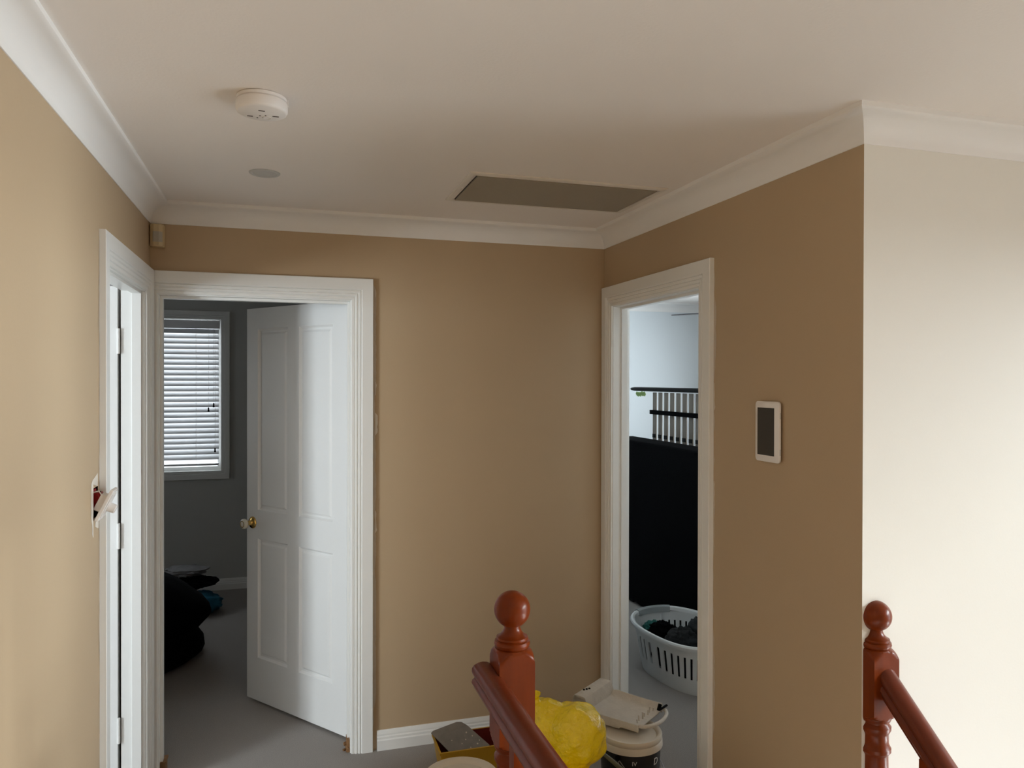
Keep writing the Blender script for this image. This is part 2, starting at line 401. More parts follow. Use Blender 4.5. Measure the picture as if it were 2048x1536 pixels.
def knob_set(leaf, T, x=.757-.045, z=.915):
    for side in (0, 1):
        S_ = T @ Matrix.Translation((x+.01, 0 if side == 0 else LT, z)) @ Matrix.Rotation(PI/2 if side == 0 else -PI/2, 4, 'X')
        MB().lathe([(.0, 0), (.031, 0), (.031, .003), (.027, .008), (.015, .011), (.0115, .016), (.0115, .034), (.015, .038), (.0, .038)], 28, S_).obj('knob_rose', BRASS, leaf, smooth=40)
        kb = MB().lathe([(.0, .036), (.016, .036), (.0245, .042), (.0265, .050), (.0255, .058), (.020, .063), (0, .063)], 28, S_).obj('knob', KNOB, leaf, smooth=50)
        MB().lathe([(.0135, .0625), (.0165, .0625), (.0165, .0642), (.0135, .0642), (.0135, .0625)], 24, S_, caps=False).obj('knob_cap', BRASS, leaf, smooth=40)
    MB().box(LW-.0015, LW+.0015, LT/2-.011, LT/2+.011, z-.03, z+.03, T=T).obj('latch_plate', BRASS, leaf)
def hinges(leaf, T, zs):
    for z in zs:
        m = MB()
        m.lathe([(0, -.05), (.006, -.05), (.006, .05), (0, .05)], 10, T @ Matrix.Translation((-.004, LT+.003, z)))
        m.box(-.003, .0, .004, LT+.003, z-.05, z+.05, T=T)
        m.obj('hinge', TRIM, leaf, smooth=40)
# end bedroom door, swung about 53 degrees into the room, hinged on the right
d1 = sempty('door_1', ((DA[0]+DA[1])/2, YB, 0), 'white four-panel door standing half open in the end wall')
jamb(d1, 'y', YB, 1, *DA, TH, (.035, .070))
th1 = math.radians(52.95)
pinx, piny = .285, 3.537
# leaf axes: +x along leaf, visible face normal = (-sin, -cos)
ex = Vector((-math.cos(th1), math.sin(th1), 0)); ey = Vector((math.sin(th1), math.cos(th1), 0))
T1 = Matrix(((ex.x, ey.x, 0, pinx), (ex.y, ey.y, 0, piny), (0, 0, 1, .014), (0, 0, 0, 1)))
lf = place(LEAF, T1).obj('door_leaf', DOORW, d1); knob_set(lf, T1); hinges(lf, T1, (.23, 1.01, 1.80))
# left doorway: door swung back past square into the left room, hinged on the far jamb
d2 = sempty('door_2', (XL, (DL[0]+DL[1])/2, 0), 'white panel door swung back inside the left doorway')
jamb(d2, 'x', XL, -1, *DL, .086, (.012, .046))
a2 = math.radians(2)
ex = Vector((-math.cos(a2), math.sin(a2)*1, 0)); ey = Vector((math.sin(a2), math.cos(a2), 0))
T2 = Matrix(((ex.x, ey.x, 0, XL-.098), (ex.y, ey.y, 0, DL[1]-.012), (0, 0, 1, .014), (0, 0, 0, 1)))
lf = place(LEAF, T2).obj('door_leaf', DOORW, d2); knob_set(lf, T2)
for z in (.28, 1.05, 1.82):
    m = MB(); m.lathe([(0, z-.05), (.006, z-.05), (.006, z+.05), (0, z+.05)], 10, Matrix.Translation((XL-.094, DL[1]-.016, 0))); m.obj('hinge', TRIM, d2, smooth=40)
# right doorway: door swung into the bright bedroom, hinged on the near jamb
d3 = sempty('door_3', (XR, (DR[0]+DR[1])/2, 0), 'white panel door swung into the bright bedroom')
jamb(d3, 'x', XR, 1, *DR, TR, (.040, .072))
ex = Vector((1, 0, 0)); ey = Vector((0, -1, 0))
T3 = Matrix(((1, 0, 0, XR+TR+.006), (0, -1, 0, DR[0]+.002), (0, 0, 1, .014), (0, 0, 0, 1)))
lf = place(LEAF, T3).obj('door_leaf', DOORW, d3); knob_set(lf, T3)
m = MB(); m.box(XR+.058, XR+.078, DR[1]-.0098, DR[1]-.009, .885, .965); m.obj('strike_plate', TRIM, d3)
m = MB(); m.box(XR+.062, XR+.070, DR[1]-.0102, DR[1]-.0098, .925, .94); m.obj('latch_hole', HOLE, d3)

# broken timber at the jamb feet
def chip_heap(root, x, y, n, sp, name):
    mb = MB()
    for k in range(n):
        T = Matrix.Translation((x+random.uniform(-sp, sp), y+random.uniform(-sp, sp), .005+random.random()*.03)) @ Matrix.Rotation(random.random()*6, 4, 'Z') @ Matrix.Rotation(random.uniform(-1, 1), 4, 'X')
        l, w, h = random.uniform(.010, .022), random.uniform(.004, .009), random.uniform(.003, .008)
        mb.box(-l, l, -w, w, -h, h, T=T)
    return mb.obj(name, RAWWOOD, root)
chip_heap(d1, .292, YB+.035, 16, .018, 'splintered_wood')
m = MB(); m.box(DA[1]-.022, DA[1]-.0095, YB+.012, YB+.07, 0, .055); m.obj('bare_jamb_foot', RAWWOOD, d1)
m = MB(); m.box(DA[0]+.0095, DA[0]+.030, YB+.03, YB+.09, 0, .052); m.box(DA[0]+.0095, DA[0]+.034, YB+.028, YB+.094, .052, .058); m.obj('bare_jamb_foot', RAWWOOD, d1)

# ------------------------------------------------------------------ windows
def window(name, axis, plane, sgn, a0, a1, z0, z1, th, label, mull=1, casing_mat=TRIM):
    """frame, sash and glass in the hole; plane = room face, sgn = direction outwards"""
    def bx(m, p0, p1, n0, n1, q0, q1):
        lo, hi = sorted((plane+sgn*n0, plane+sgn*n1))
        return m.box(p0, p1, lo, hi, q0, q1) if axis == 'y' else m.box(lo, hi, p0, p1, q0, q1)
    c = (a0+a1)/2
    r = sempty(name, (c, plane, z0) if axis == 'y' else (plane, c, z0), label)
    f = MB(); t = .03; n0, n1 = th*.55, th*.95
    bx(f, a0, a0+t, n0, n1, z0, z1); bx(f, a1-t, a1, n0, n1, z0, z1); bx(f, a0+t, a1-t, n0, n1, z0, z0+t); bx(f, a0+t, a1-t, n0, n1, z1-t, z1)
    f.obj('window_frame', TRIM, r)
    for k in range(mull):
        x = a0+(a1-a0)*(k+1)/(mull+1); g = MB(); bx(g, x-.02, x+.02, n0, n1, z0+t, z1-t); g.obj('mullion', TRIM, r)
    for k in range(mull+1):
        g = MB(); x0 = a0+(a1-a0)*k/(mull+1)+.03; x1 = a0+(a1-a0)*(k+1)/(mull+1)-.03
        lo = plane+sgn*th*.72; e = [(x0, z0+t), (x1, z0+t), (x1, z1-t), (x0, z1-t)]
        for dn in (0, .004):
            g.add([(a, lo+sgn*dn, z) if axis == 'y' else (lo+sgn*dn, a, z) for a, z in e], [(0, 1, 2, 3)])
        g.obj('window_pane', GLASS, r, fix=False)
    # picture-frame architrave on the room side
    k = MB(); N = Vector((0, -sgn, 0)) if axis == 'y' else Vector((-sgn, 0, 0))
    pts = [(a0, z0), (a1, z0), (a1, z1), (a0, z1)]
    path = [Vector((a, plane, z)) if axis == 'y' else Vector((plane, a, z)) for a, z in pts]
    w = [(o*.68, n) for o, n in ARC]
    cen = sum(path, Vector())/4; s0 = (path[1]-path[0]).normalized()
    if N.cross(s0).dot(path[0]-cen) < 0: path.reverse()
    sweep(k, path, w, closed=True, normal=N); k.obj('window_architrave', TRIM, r)
    return r
window('window_1', 'y', YF, 1, -1.55, -.471, .947, 2.145, .1, 'bedroom window with grey architrave behind the venetian blind', 1)
window('window_2', 'x', 4.3, 1, -2.0, 1.1, -.25, 2.15, .1, 'stairwell window', 1)
window('added_window_5', 'x', 4.3, 1, -2.0, 1.1, -2.4, -.5, .1, 'unseen lower stairwell window added to light the ceiling', 1)  # made-up window around the upward stairwell fill
window('added_window_6', 'x', -2.7, -1, 4.9, 5.5, .9, 2.1, .1, 'unseen side window added to brighten the dim bedroom', 0)  # made-up window, out of view, for the bedroom fill
window('window_3', 'x', 5.0, 1, 3.3, 5.3, .85, 2.15, .1, 'bright bedroom window', 1)
window('window_4', 'x', -3.6, -1, .2, 1.35, .85, 2.15, .1, 'left room window', 1)

# ------------------------------------------------------------------ venetian blind
bx0, bx1, by = -1.53, -.482, YF+.012
bl = thing('venetian_blind', 'white slatted venetian blind lowered over the dim bedroom window', 'blind', ((bx0+bx1)/2, by, 2.135))
box(bx0, bx1, by-.022, by+.03, 2.072, 2.134).obj('valance', BLIND, bl, bevel=.002)
tilt = math.radians(47); zt = 2.052; pitch = .0415
for k in range(25):
    z = zt-k*pitch; m = MB()
    ring = []
    for t in range(7):
        u = -0.025+.05*t/6; c = .0035*(1-(u/.025)**2)
        ring.append((u, c))
    low = [(u, c-.0028) for u, c in reversed(ring)]
    T = Matrix.Translation((0, by+.008, z)) @ Matrix.Rotation(tilt, 4, 'X')
    rr = ring+low
    m.loft([[T @ Vector((x, u, c)) for u, c in rr] for x in (bx0+.006, bx1-.006)]); m.obj('slat', BLIND, bl, smooth=30)
box(bx0+.006, bx1-.006, by-.018, by+.032, .990, 1.006).obj('bottom_rail', BLIND, bl, bevel=.002)
for x in (-.655, -1.35):
    for y in (by-.0175, by+.035): MB().tube([(x, y, 2.07), (x, y, 1.0)], .0012, 6).obj('ladder_cord', PLASTIC, bl)
for x, z in ((-.525, 1.48), (-.563, 1.445), (-.515, 1.125)):
    c = MB().tube([(x, by-.026, 2.075), (x+.002, by-.027, (2.07+z)/2), (x, by-.026, z)], .001, 6).obj('pull_cord', PLASTIC, bl)
    MB().lathe([(0, 0), (.0065, 0), (.0075, .008), (.005, .016), (.006, .026), (.003, .034), (0, .034)], 12, Matrix.Translation((x, by-.026, z-.03))).obj('tassel', BLACKP, c, smooth=50)

# ------------------------------------------------------------------ ceiling things
sx, sy = -.053, 2.052
t = thing('smoke_alarm', 'round white smoke alarm on the ceiling', 'smoke alarm', (sx, sy, H))
TC = Matrix.Translation((sx, sy, H)) @ Matrix.Rotation(PI, 4, 'X')
MB().lathe([(0, 0), (.058, 0), (.062, .003), (.062, .010), (.059, .0115), (0, .0115)], 48, TC).obj('base_plate', PLASTIC, t, smooth=40)
bd = MB().lathe([(0, .0115), (.0585, .0115), (.0585, .0145), (.0635, .0150), (.0645, .018), (.0645, .035), (.0615, .0405), (.058, .0425), (0, .043)], 48, TC).obj('body', PLASTIC, t, smooth=40)
for dx, dy, l in ((.0, -.022, .008), (.034, .012, .008), (-.03, .026, .007)):
    box(sx+dx-l, sx+dx+l, sy+dy-.0016, sy+dy+.0016, H-.0438, H-.0425).obj('vent_slot', HOLE, bd)
for dx, dy in ((-.005, .016), (.009, .011), (-.012, .034), (.002, .030)):
    MB().lathe([(0, .0425), (.0022, .0425), (.0022, .0437), (0, .0437)], 10, Matrix.Translation((dx, dy, 0)) @ TC).obj('sounder_hole', HOLE, bd)
MB().lathe([(.009, .0428), (.011, .0428), (.011, .044), (.009, .044), (.009, .0428)], 24, Matrix.Translation((.012, .028, 0)) @ TC, caps=False).obj('test_button', PLASTIC, bd, smooth=40)
m = MB(); m.box(sx+.0605, sx+.067, sy-.006, sy+.006, H-.022, H-.002); m.obj('release_clip', PLASTIC, t, bevel=.001)

sx, sy = -.063, 2.80
t = thing('downlight', 'small flush round downlight, switched off', 'downlight', (sx, sy, H))
TC = Matrix.Translation((sx, sy, H)) @ Matrix.Rotation(PI, 4, 'X')
MB().lathe([(.0405, 0), (.053, 0), (.053, .002), (.050, .0045), (.043, .0045), (.0405, .002), (.0405, 0)], 48, TC, caps=False).obj('bezel', PLASTIC2, t, smooth=50)
MB().lathe([(0, .0004), (.0405, .0004), (.0405, .0022), (0, .0022)], 40, TC).obj('diffuser', PLASTIC2, t, smooth=50)

gx0, gx1, gy0, gy1 = .627, 1.400, 2.562, 2.990
t = thing('return_air_grille', 'long beige rectangular return air grille in the ceiling', 'vent', ((gx0+gx1)/2, (gy0+gy1)/2, H))
m = MB(); path = [(gx0, gy0, H), (gx1, gy0, H), (gx1, gy1, H), (gx0, gy1, H)]
fr = [(0, 0), (0, .003), (.004, .006), (.016, .008), (.020, .008), (.0215, .005), (.0215, 0)]
def frame(path, prof):
    N = Vector((0, 0, -1)); P = [Vector(p) for p in path]; c = sum(P, Vector())/len(P)
    if N.cross((P[1]-P[0]).normalized()).dot(c-P[0]) < 0: P.reverse()
    mb = MB(); sweep(mb, P, prof, closed=True, normal=N); return mb
frame(path, fr).obj('frame', GRILLEF, t)
ix0, ix1, iy0, iy1 = gx0+.033, gx1-.026, gy0+.034, gy1-.022
box(ix0, ix1, iy0, iy1, H-.003, H-.0005).obj('filter_mesh', HOLE, t)
nb = 40
for k in range(nb):
    y = iy0+.006+(iy1-iy0-.012)*k/(nb-1)
    box(ix0+.002, ix1-.002, y-.0038, y+.0038, H-.007, H-.003).obj('grille_bar', GRILLE, t)
MB().lathe([(0, .008), (.006, .008), (.005, .011), (0, .0115)], 16, Matrix.Translation((gx0+.019, gy0+.20, H)) @ Matrix.Rotation(PI, 4, 'X')).obj('latch', PLASTIC, t, smooth=50)

# ------------------------------------------------------------------ motion sensor in the corner
cx, cy, cz = -.498, YB-.0, 2.262
t = thing('motion_sensor', 'small yellowed motion sensor box in the upper left corner', 'sensor', (cx, cy, cz-.045))
rings = []
for z in (cz-.046, cz-.043, cz+.043, cz+.046):
    i = .003 if z in (cz-.046, cz+.046) else 0
    rings.append([Vector((cx+x, cy-y, z)) for x, y in [(-.028+i, 0), (-.028+i, .022-i), (-.023+i, .034-i), (-.010, .041-i), (.010, .041-i), (.023-i, .034-i), (.028-i, .022-i), (.028-i, 0)]])
MB().loft(rings).obj('case', SENSOR, t, smooth=25)
rings = [[Vector((cx+x, cy-y, z)) for x, y in [(-.017, .036), (-.010, .0425), (.010, .0425), (.023, .0355), (.022, .030), (-.017, .030)]] for z in (cz-.028, cz+.014)]
MB().loft(rings).obj('lens', LENS, t, smooth=25)

# ------------------------------------------------------------------ wall tablet
ty0, ty1, tz0, tz1 = 2.024, 2.150, 1.406, 1.602
t = thing('wall_tablet', 'white framed wall tablet with a blank dark screen', 'tablet', (XR, (ty0+ty1)/2, tz0))
def rrect(y0, y1, z0, z1, r, x, n=6):
    out = []
    for cy_, cz_, a0 in ((y1-r, z1-r, 0), (y0+r, z1-r, PI/2), (y0+r, z0+r, PI), (y1-r, z0+r, 1.5*PI)):
        for k in range(n+1):
            a = a0+PI/2*k/n; out.append(Vector((x, cy_+r*math.cos(a), cz_+r*math.sin(a))))
    return out
MB().loft([rrect(ty0+.012, ty1-.012, tz0+.012, tz1-.012, .006, XR), rrect(ty0+.012, ty1-.012, tz0+.012, tz1-.012, .006, XR-.006)]).obj('wall_mount', BLACKP, t)
MB().loft([rrect(ty0+.004, ty1-.004, tz0+.004, tz1-.004, .010, XR-.006), rrect(ty0, ty1, tz0, tz1, .012, XR-.009), rrect(ty0, ty1, tz0, tz1, .012, XR-.014), rrect(ty0+.003, ty1-.003, tz0+.003, tz1-.003, .010, XR-.0165)]).obj('case', PLASTIC, t, smooth=40)
MB().loft([rrect(ty0+.024, ty1-.0145, tz0+.021, tz1-.021, .001, XR-.016), rrect(ty0+.024, ty1-.0145, tz0+.021, tz1-.021, .001, XR-.0171)]).obj('screen', SCREEN, t)
for z in (tz1-.045, tz0+.035): box(XR-.0135, XR-.0095, ty0-.0008, ty0+.001, z-.010, z+.010).obj('side_button', PLASTIC2, t)

# ------------------------------------------------------------------ switch hanging out of the wall
t = thing('light_switch', 'white light switch hanging out of its hole beside the left doorway', 'switch', (XL, 2.466, 1.262))
m = MB(); x1 = XL-.075
m.add([(XL-.001, SWH[0], SWH[2]), (XL-.001, SWH[1], SWH[2]), (XL-.001, SWH[1], SWH[3]), (XL-.001, SWH[0], SWH[3]), (x1, SWH[0], SWH[2]), (x1, SWH[1], SWH[2]), (x1, SWH[1], SWH[3]), (x1, SWH[0], SWH[3])], [(4, 5, 6, 7), (0, 1, 5, 4), (1, 2, 6, 5), (2, 3, 7, 6), (3, 0, 4, 7)])
m.obj('back_box', HOLE, t, fix=False)
m = MB(); m.box(XL-.012, XL-.004, SWH[0]+.006, SWH[1]-.001, 1.285, 1.345); m.box(XL-.006, XL+.016, 2.462, 2.492, 1.292, 1.336); m.obj('mounting_bracket', RED, t, bevel=.002)
lean = math.radians(26)
TS = Matrix.Translation((XL+.003, 2.466, 1.259)) @ Matrix.Rotation(lean, 4, 'Y')
m = MB(); m.box(0, .010, -.034, .034, 0, .098, T=TS); pl = m.obj('switch_plate', PLASTIC, t, bevel=.002)
m = MB(); m.box(.010, .013, -.026, .026, .012, .086, T=TS); m.obj('plate_cover', PLASTIC, pl, bevel=.001)
MB().lathe([(0, 0), (.014, 0), (.013, .020), (.011, .022), (0, .022)], 20, TS @ Matrix.Translation((.013, 0, .045)) @ Matrix.Rotation(PI/2, 4, 'Y')).obj('dimmer_knob', PLASTIC, pl, smooth=40)
m = MB(); m.box(-.018, 0, -.022, .022, .025, .075, T=TS); m.obj('switch_body', PLASTIC, pl, bevel=.002)
for k, (dy, mt) in enumerate(((-.012, RED), (.010, BLACKP), (-.02, PLASTIC))):
    a = TS @ Vector((-.015, dy, .06+.006*k)); MB().tube([a, a+Vector((-.008, .004, .012)), Vector((XL-.02, 2.466+dy*.8, 1.335)), Vector((XL-.07, 2.466, 1.32))], .0022, 6).obj('wire', mt, t, smooth=60)

# ------------------------------------------------------------------ filler smears (dry plaster beside the architraves)
def smear_strip(name, parent, axis, plane, n, a, sgn, z0, z1, wmin, wmax, mt, step=.02, seed=1):
    """ragged ribbon starting at coordinate a and spreading by sgn"""
    rnd = random.Random(seed); mb = MB(); k = int((z1-z0)/step); inner = []; outer = []
    w = (wmin+wmax)/2
    for i in range(k+1):
        z = z0+(z1-z0)*i/k; w = min(wmax, max(wmin, w+rnd.uniform(-1, 1)*(wmax-wmin)*.45))
        ww = w if 0 < i < k else .0005
        def P(o, h): return (plane+n*h, a+sgn*o, z) if axis == 'x' else (a+sgn*o, plane+n*h, z)
        inner.append(P(-.002, .0009)); outer.append(P(ww, .0003+.0006*rnd.random()))
    V = inner+outer; F = [(i, i+1, k+2+i, k+1+i) for i in range(k)]
    mb.add(V, F); return mb.obj(name, mt, parent)
wb, wl_, wr_ = bpy.data.objects['wall_back'], bpy.data.objects['wall_left'], bpy.data.objects['wall_right']
smear_strip('filler_smear', wb, 'y', YB, -1, DA[1]+.0905, 1, .10, 2.10, .004, .015, FILLERD, seed=3)
for z0, z1, s_ in ((1.42, 1.52, 5), (.98, 1.08, 6), (1.60, 1.66, 8), (2.04, 2.075, 9)): smear_strip('filler_smear', wb, 'y', YB, -1, DA[1]+.102, 1, z0, z1, .002, .010, FILLER, .012, s_)
smear_strip('filler_smear', wr_, 'x', XR, -1, DR[0]-.0895, -1, .02, 2.10, .002, .016, FILLERD, seed=11)
for z0, z1, s_ in ((1.56, 1.66, 12), (1.2, 1.3, 13)): smear_strip('filler_smear', wr_, 'x', XR, -1, DR[0]-.095, -1, z0, z1, .001, .008, FILLER, .012, s_)
smear_strip('filler_smear', wl_, 'x', XL, 1, DL[0]-.0895, -1, .0, 2.10, .001, .008, FILLERD, seed=21)
for a, s1, z0, z1, w0, w1, s_ in ((SWH[0]+.002, -1, 1.21, 1.38, .006, .022, 22), (2.49, -1, 1.352, 1.39, .03, .055, 23), (2.50, -1, 1.225, 1.262, .03, .06, 24)):
    smear_strip('filler_smear', wl_, 'x', XL, 1, a, s1, z0, z1, w0, w1, FILLER, .012, s_)

# ------------------------------------------------------------------ balustrades
NW = .0415     # half width of a newel
def newel_profile(ztop, zblock0, zblock1, zfloor):
    """(radius, z) from floor to ball top; radius > half width makes the square block"""
    D = NW*math.sqrt(2)+.001
    p = [(D, zfloor), (D, zfloor+.20), (.042, zfloor+.222), (.034, zfloor+.235), (.040, zfloor+.25), (.036, zfloor+.27)]
    zb = zblock0
    h = zb-.16-(zfloor+.27)
    if h > .1:
        for k in range(1, 6): p.append((.036-.006*math.sin(PI*k/6*.5)*1.0+.002, zfloor+.27+h*k/6))
    p += [(.0345, zb-.16), (.0335, zb-.105), (.036, zb-.100), (.0405, zb-.094), (.0405, zb-.085), (.0365, zb-.078), (.0345, zb-.072), (.034, zb-.048), (.0365, zb-.042), (.0405, zb-.034), (.0405, zb-.026), (.033, zb-.017), (.033, zb-.013), (.0385, zb-.010), (.041, zb-.004), (.042, zb-.001)]
    for k in range(6): a = k/5; p.append((.042+(D-.042)*math.sin(a*PI/2), zb+.018*a))
    z1 = zblock1
    for k in range(8): a = k/7; p.append((.0395+(D-.0395)*math.cos(a*PI/2)**.8, z1-.034+.034*a))
    zc = z1
    p += [(.037, zc+.001), (.0395, zc+.004), (.0410, zc+.010), (.0395, zc+.016), (.0355, zc+.018), (.0365, zc+.021), (.0355, zc+.025), (.0325, zc+.0265), (.027, zc+.030), (.0215, zc+.037), (.0185, zc+.044), (.0175, zc+.050)]
    rb = .0415; zcen = ztop-rb
    a0 = math.asin(.0175/rb)
    for k in range(19):
        a = a0+(PI-a0)*k/18; p.append((max(.0002, rb*math.sin(a)), zcen-rb*math.cos(a)))
    return p
def sq(r, a):
    c = max(abs(math.cos(a)), abs(math.sin(a))); return min(r, NW/c)
RAILP = [(-.026, .0), (-.0255, .008), (-.020, .015), (-.010, .0195), (0, .021), (.010, .0195), (.020, .015), (.0255, .008), (.026, 0), (.024, -.006), (.0195, -.009), (.0195, -.014), (.0245, -.018), (.0265, -.024), (.0245, -.029), (.020, -.032), (.0205, -.037), (.016, -.044), (-.016, -.044), (-.0205, -.037), (-.020, -.032), (-.0245, -.029), (-.0265, -.024), (-.0245, -.018), (-.0195, -.014), (-.0195, -.009), (-.024, -.006)]
def baluster(mb, x, y, z0, z1):
    h = .017; D = h*1.5
    pr = [(D, z0), (D, z0+.12), (.014, z0+.14), (.018, z0+.155), (.012, z0+.175), (.019, z0+.28), (.013, (z0+z1)/2), (.012, z1-.24), (.017, z1-.22), (.013, z1-.205), (.018, z1-.19), (D, z1-.17), (D, z1)]
    def sqb(r, a): return min(r, h/max(abs(math.cos(a)), abs(math.sin(a))))
    return mb.lathe(pr, 16, Matrix.Translation((x, y, 0)), rad=sqb)
# landing balustrade: newel and level rail running back past the camera
nx, ny = .4995, 1.635
t = thing('landing_balustrade', 'red-brown timber balustrade with ball-topped newel and level rail beside the buckets', 'balustrade', (nx, ny, 0))
ZT = 1.189
pst = MB().lathe(newel_profile(ZT, .842, ZT-.1275, 0), 64, Matrix.Translation((nx, ny, 0)) @ Matrix.Rotation(0, 4, 'Z'), rad=sq).obj('newel_post', WOOD, t, smooth=28)
rx = .4425; zr = 1.012-.016
hr = MB(); hr.loft([[Vector((rx+a, y, zr+b)) for a, b in RAILP] for y in (1.682, -1.40)]); hr.obj('handrail', WOODR, t, smooth=40)
for k in range(28):
    y = 1.50-.105*k
    if y > -1.38: baluster(MB(), .4745, y, 0, zr-.03).obj('baluster', WOOD, t, smooth=30)
# stair balustrade: half newel on the wall end, raking rail
hx, hy = 1.560, YC
tan = .80
t = thing('stair_balustrade', 'red-brown half newel against the cream wall corner with handrail raking down the stairs', 'balustrade', (hx, hy, 0))
bm = bmesh.new(); tmp = MB().lathe(newel_profile(1.065, .750, 1.065-.1275, -.30), 64, Matrix.Translation((hx, hy, 0)), rad=sq)
vs = [bm.verts.new(v) for v in tmp.v]
for f in tmp.f: bm.faces.new([vs[i] for i in f])
res = bmesh.ops.bisect_plane(bm, geom=bm.verts[:]+bm.edges[:]+bm.faces[:], plane_co=(0, hy-.0005, 0), plane_no=(0, 1, 0), clear_outer=True)
cut = MB(); bm.verts.index_update(); cut.add([v.co.copy() for v in bm.verts], [tuple(v.index for v in f.verts) for f in bm.faces]); bm.free()
cut.obj('newel_post', WOOD, t, smooth=28)
zr2 = .864; y0, y1 = hy-NW+.003, -.02
hr = MB(); c = math.cos(math.atan(tan))
hr.loft([[Vector((hx+.004+a, y, zr2-(hy-NW-y)*tan+b/c)) for a, b in RAILP] for y in (y0, y1)]); hr.obj('handrail', WOODR, t, smooth=40)
for k in range(13):
    y = 1.50-.115*k; zt_ = zr2-(hy-NW-y)*tan-.04; baluster(MB(), hx, y, zt_-.84, zt_).obj('baluster', WOOD, t, smooth=30)
MB().lathe(newel_profile(.05, -.60, -.08, -1.44), 48, Matrix.Translation((hx, -.06, 0)), rad=sq).obj('newel_post', WOOD, t, smooth=28)

# staircase
t = thing('staircase', 'carpeted stair flight going down beside the balustrade', 'stairs', (1.04, 1.6, -1.44))
for k in range(7):
    z = -.18*(k+1); y1_ = 1.6-.225*k; box(STX0+.002, 1.52, y1_-.225, y1_+.0, z-.2, z).obj('step', CARPET, t)
box(STX0+.002, 2.88, STY0+.002, 1.6-.225*7, -1.64, -1.44).obj('half_landing', CARPET, t)
for k in range(6):
    z = -1.44-.18*(k+1); y_ = .025+.225*k; box(1.62, 2.88, y_, y_+.225, z-.2 if k < 5 else -2.62, z).obj('step', CARPET, t)

# ------------------------------------------------------------------ soft shapes
def blob(c, r, amp, sc, seed, n=36, m=24, flat=None, ridg=0):
    """lumpy closed ball; flat = lowest z"""
    mb = MB(); V = []; F = []
    for j in range(m+1):
        ph = PI*j/m
        for i in range(n):
            a = 2*PI*i/n; d = Vector((math.sin(ph)*math.cos(a), math.sin(ph)*math.sin(a), math.cos(ph)))
            q = d*sc+Vector((seed*3.1, seed*1.7, seed*.9)); f = 1+amp*noise.fractal(q, 1, 2.1, 4)
            if ridg: f += ridg*(abs(noise.noise(q*2.3))-.25)
            p = Vector((c[0]+d.x*r[0]*f, c[1]+d.y*r[1]*f, c[2]+d.z*r[2]*f))
            if flat is not None and p.z < flat: p.z = flat+.0005*(p.z-flat)
            V.append(p)
    for j in range(m):
        for i in range(n): F.append((j*n+i, j*n+(i+1) % n, (j+1)*n+(i+1) % n, (j+1)*n+i))
    mb.add(V, F); return mb

# bedroom floor things
mb = MB(); bcx_, bcy_ = -.93, 4.90; rings = []
BBP = [(.36, .002), (.43, .02), (.475, .05), (.47, .09), (.435, .13), (.43, .165), (.46, .21), (.492, .255), (.485, .30), (.455, .345), (.41, .39), (.355, .435), (.29, .475), (.21, .505), (.12, .525), (.03, .532)]
for r, z in BBP:
    ring = []
    for k in range(72):
        a = 2*PI*k/72; d = Vector((math.cos(a), math.sin(a), 0))
        f = 1+.05*noise.noise(Vector((d.x*1.6, d.y*1.6, z*4+3)))+.025*noise.noise(Vector((d.x*5, d.y*5, z*9)))
        ring.append(Vector((bcx_+d.x*r*f, bcy_+d.y*r*f, z+(.02*noise.noise(d*2+Vector((0, 0, z*3))) if z > .1 else 0))))
    rings.append(ring)
mb.loft(rings); tag(mb.obj('beanbag', BLACKC, smooth=70), 'big slumped black beanbag on the dim bedroom carpet', 'beanbag')
b = blob((-.585, 5.78, .07), (.165, .14, .085), .15, 2.2, 9, 48, 28, flat=.002, ridg=.2)
tag(b.obj('blue_garment', BLUEC, smooth=70), 'crumpled blue patterned garment at the bottom of the clothes heap', 'clothing', 'clothes heaped behind the beanbag')
b = blob((-.62, 5.87, .200), (.165, .13, .036), .2, 2.0, 15, 48, 28, ridg=.2)
tag(b.obj('black_garment', BLACKC, smooth=70), 'crumpled black garment in the middle of the clothes heap', 'clothing', 'clothes heaped behind the beanbag')
b = blob((-.68, 5.92, .274), (.15, .11, .034), .2, 2.3, 21, 48, 28, ridg=.25)
tag(b.obj('grey_garment', GREYC, smooth=70), 'crumpled grey garment on top of the clothes heap', 'clothing', 'clothes heaped behind the beanbag')

# ------------------------------------------------------------------ second bedroom
t = thing('bed_base', 'black fabric bed base stood on its side in the bright bedroom', 'bed base', (2.60, 4.25, 0))
box(2.50, 2.70, 2.95, 5.50, .02, 1.222).obj('base_box', BLACKC, t, bevel=.012)
for y in (3.2, 5.2): box(2.52, 2.68, y-.06, y+.06, 0, .025).obj('foot', BLACKP, t)
t = thing('slatted_bed_frame', 'slatted timber bed frame stood upright behind the black bed base', 'bed frame', (2.80, 4.35, 0))
for k in range(21):
    y = 5.31-.092*k; box(2.785, 2.793, y-.028, y+.028, .03, 1.575).obj('slat', SLATW, t, bevel=.002)
MB().loft([[Vector((2.795+dx*s_, y, 1.600+dz*.9*s_)) for dx, dz in ((-.05, 0), (-.045, -.014), (-.02, -.02), (.02, -.02), (.045, -.014), (.05, 0), (.045, .012), (.02, .016), (-.02, .016), (-.045, .012))] for y, s_ in ((5.70, .35), (5.685, .7), (5.64, .95), (5.58, 1), (3.2, 1), (3.15, .8))]).obj('top_rail', BLACKP, t, smooth=40)
box(2.760, 2.786, 3.4, 5.342, 1.405, 1.437).obj('webbing_strap', BLACKC, t)
box(2.804, 2.826, 3.4, 5.35, .30, .34).obj('webbing_strap', BLACKC, t)
box(2.755, 2.835, 3.3, 5.66, 0, .03).obj('bottom_rail', BLACKP, t, bevel=.003)
for y in (5.62, 3.34): box(2.775, 2.815, y-.02, y+.02, .03, 1.575).obj('end_post', SLATW, t) if y < 4 else None
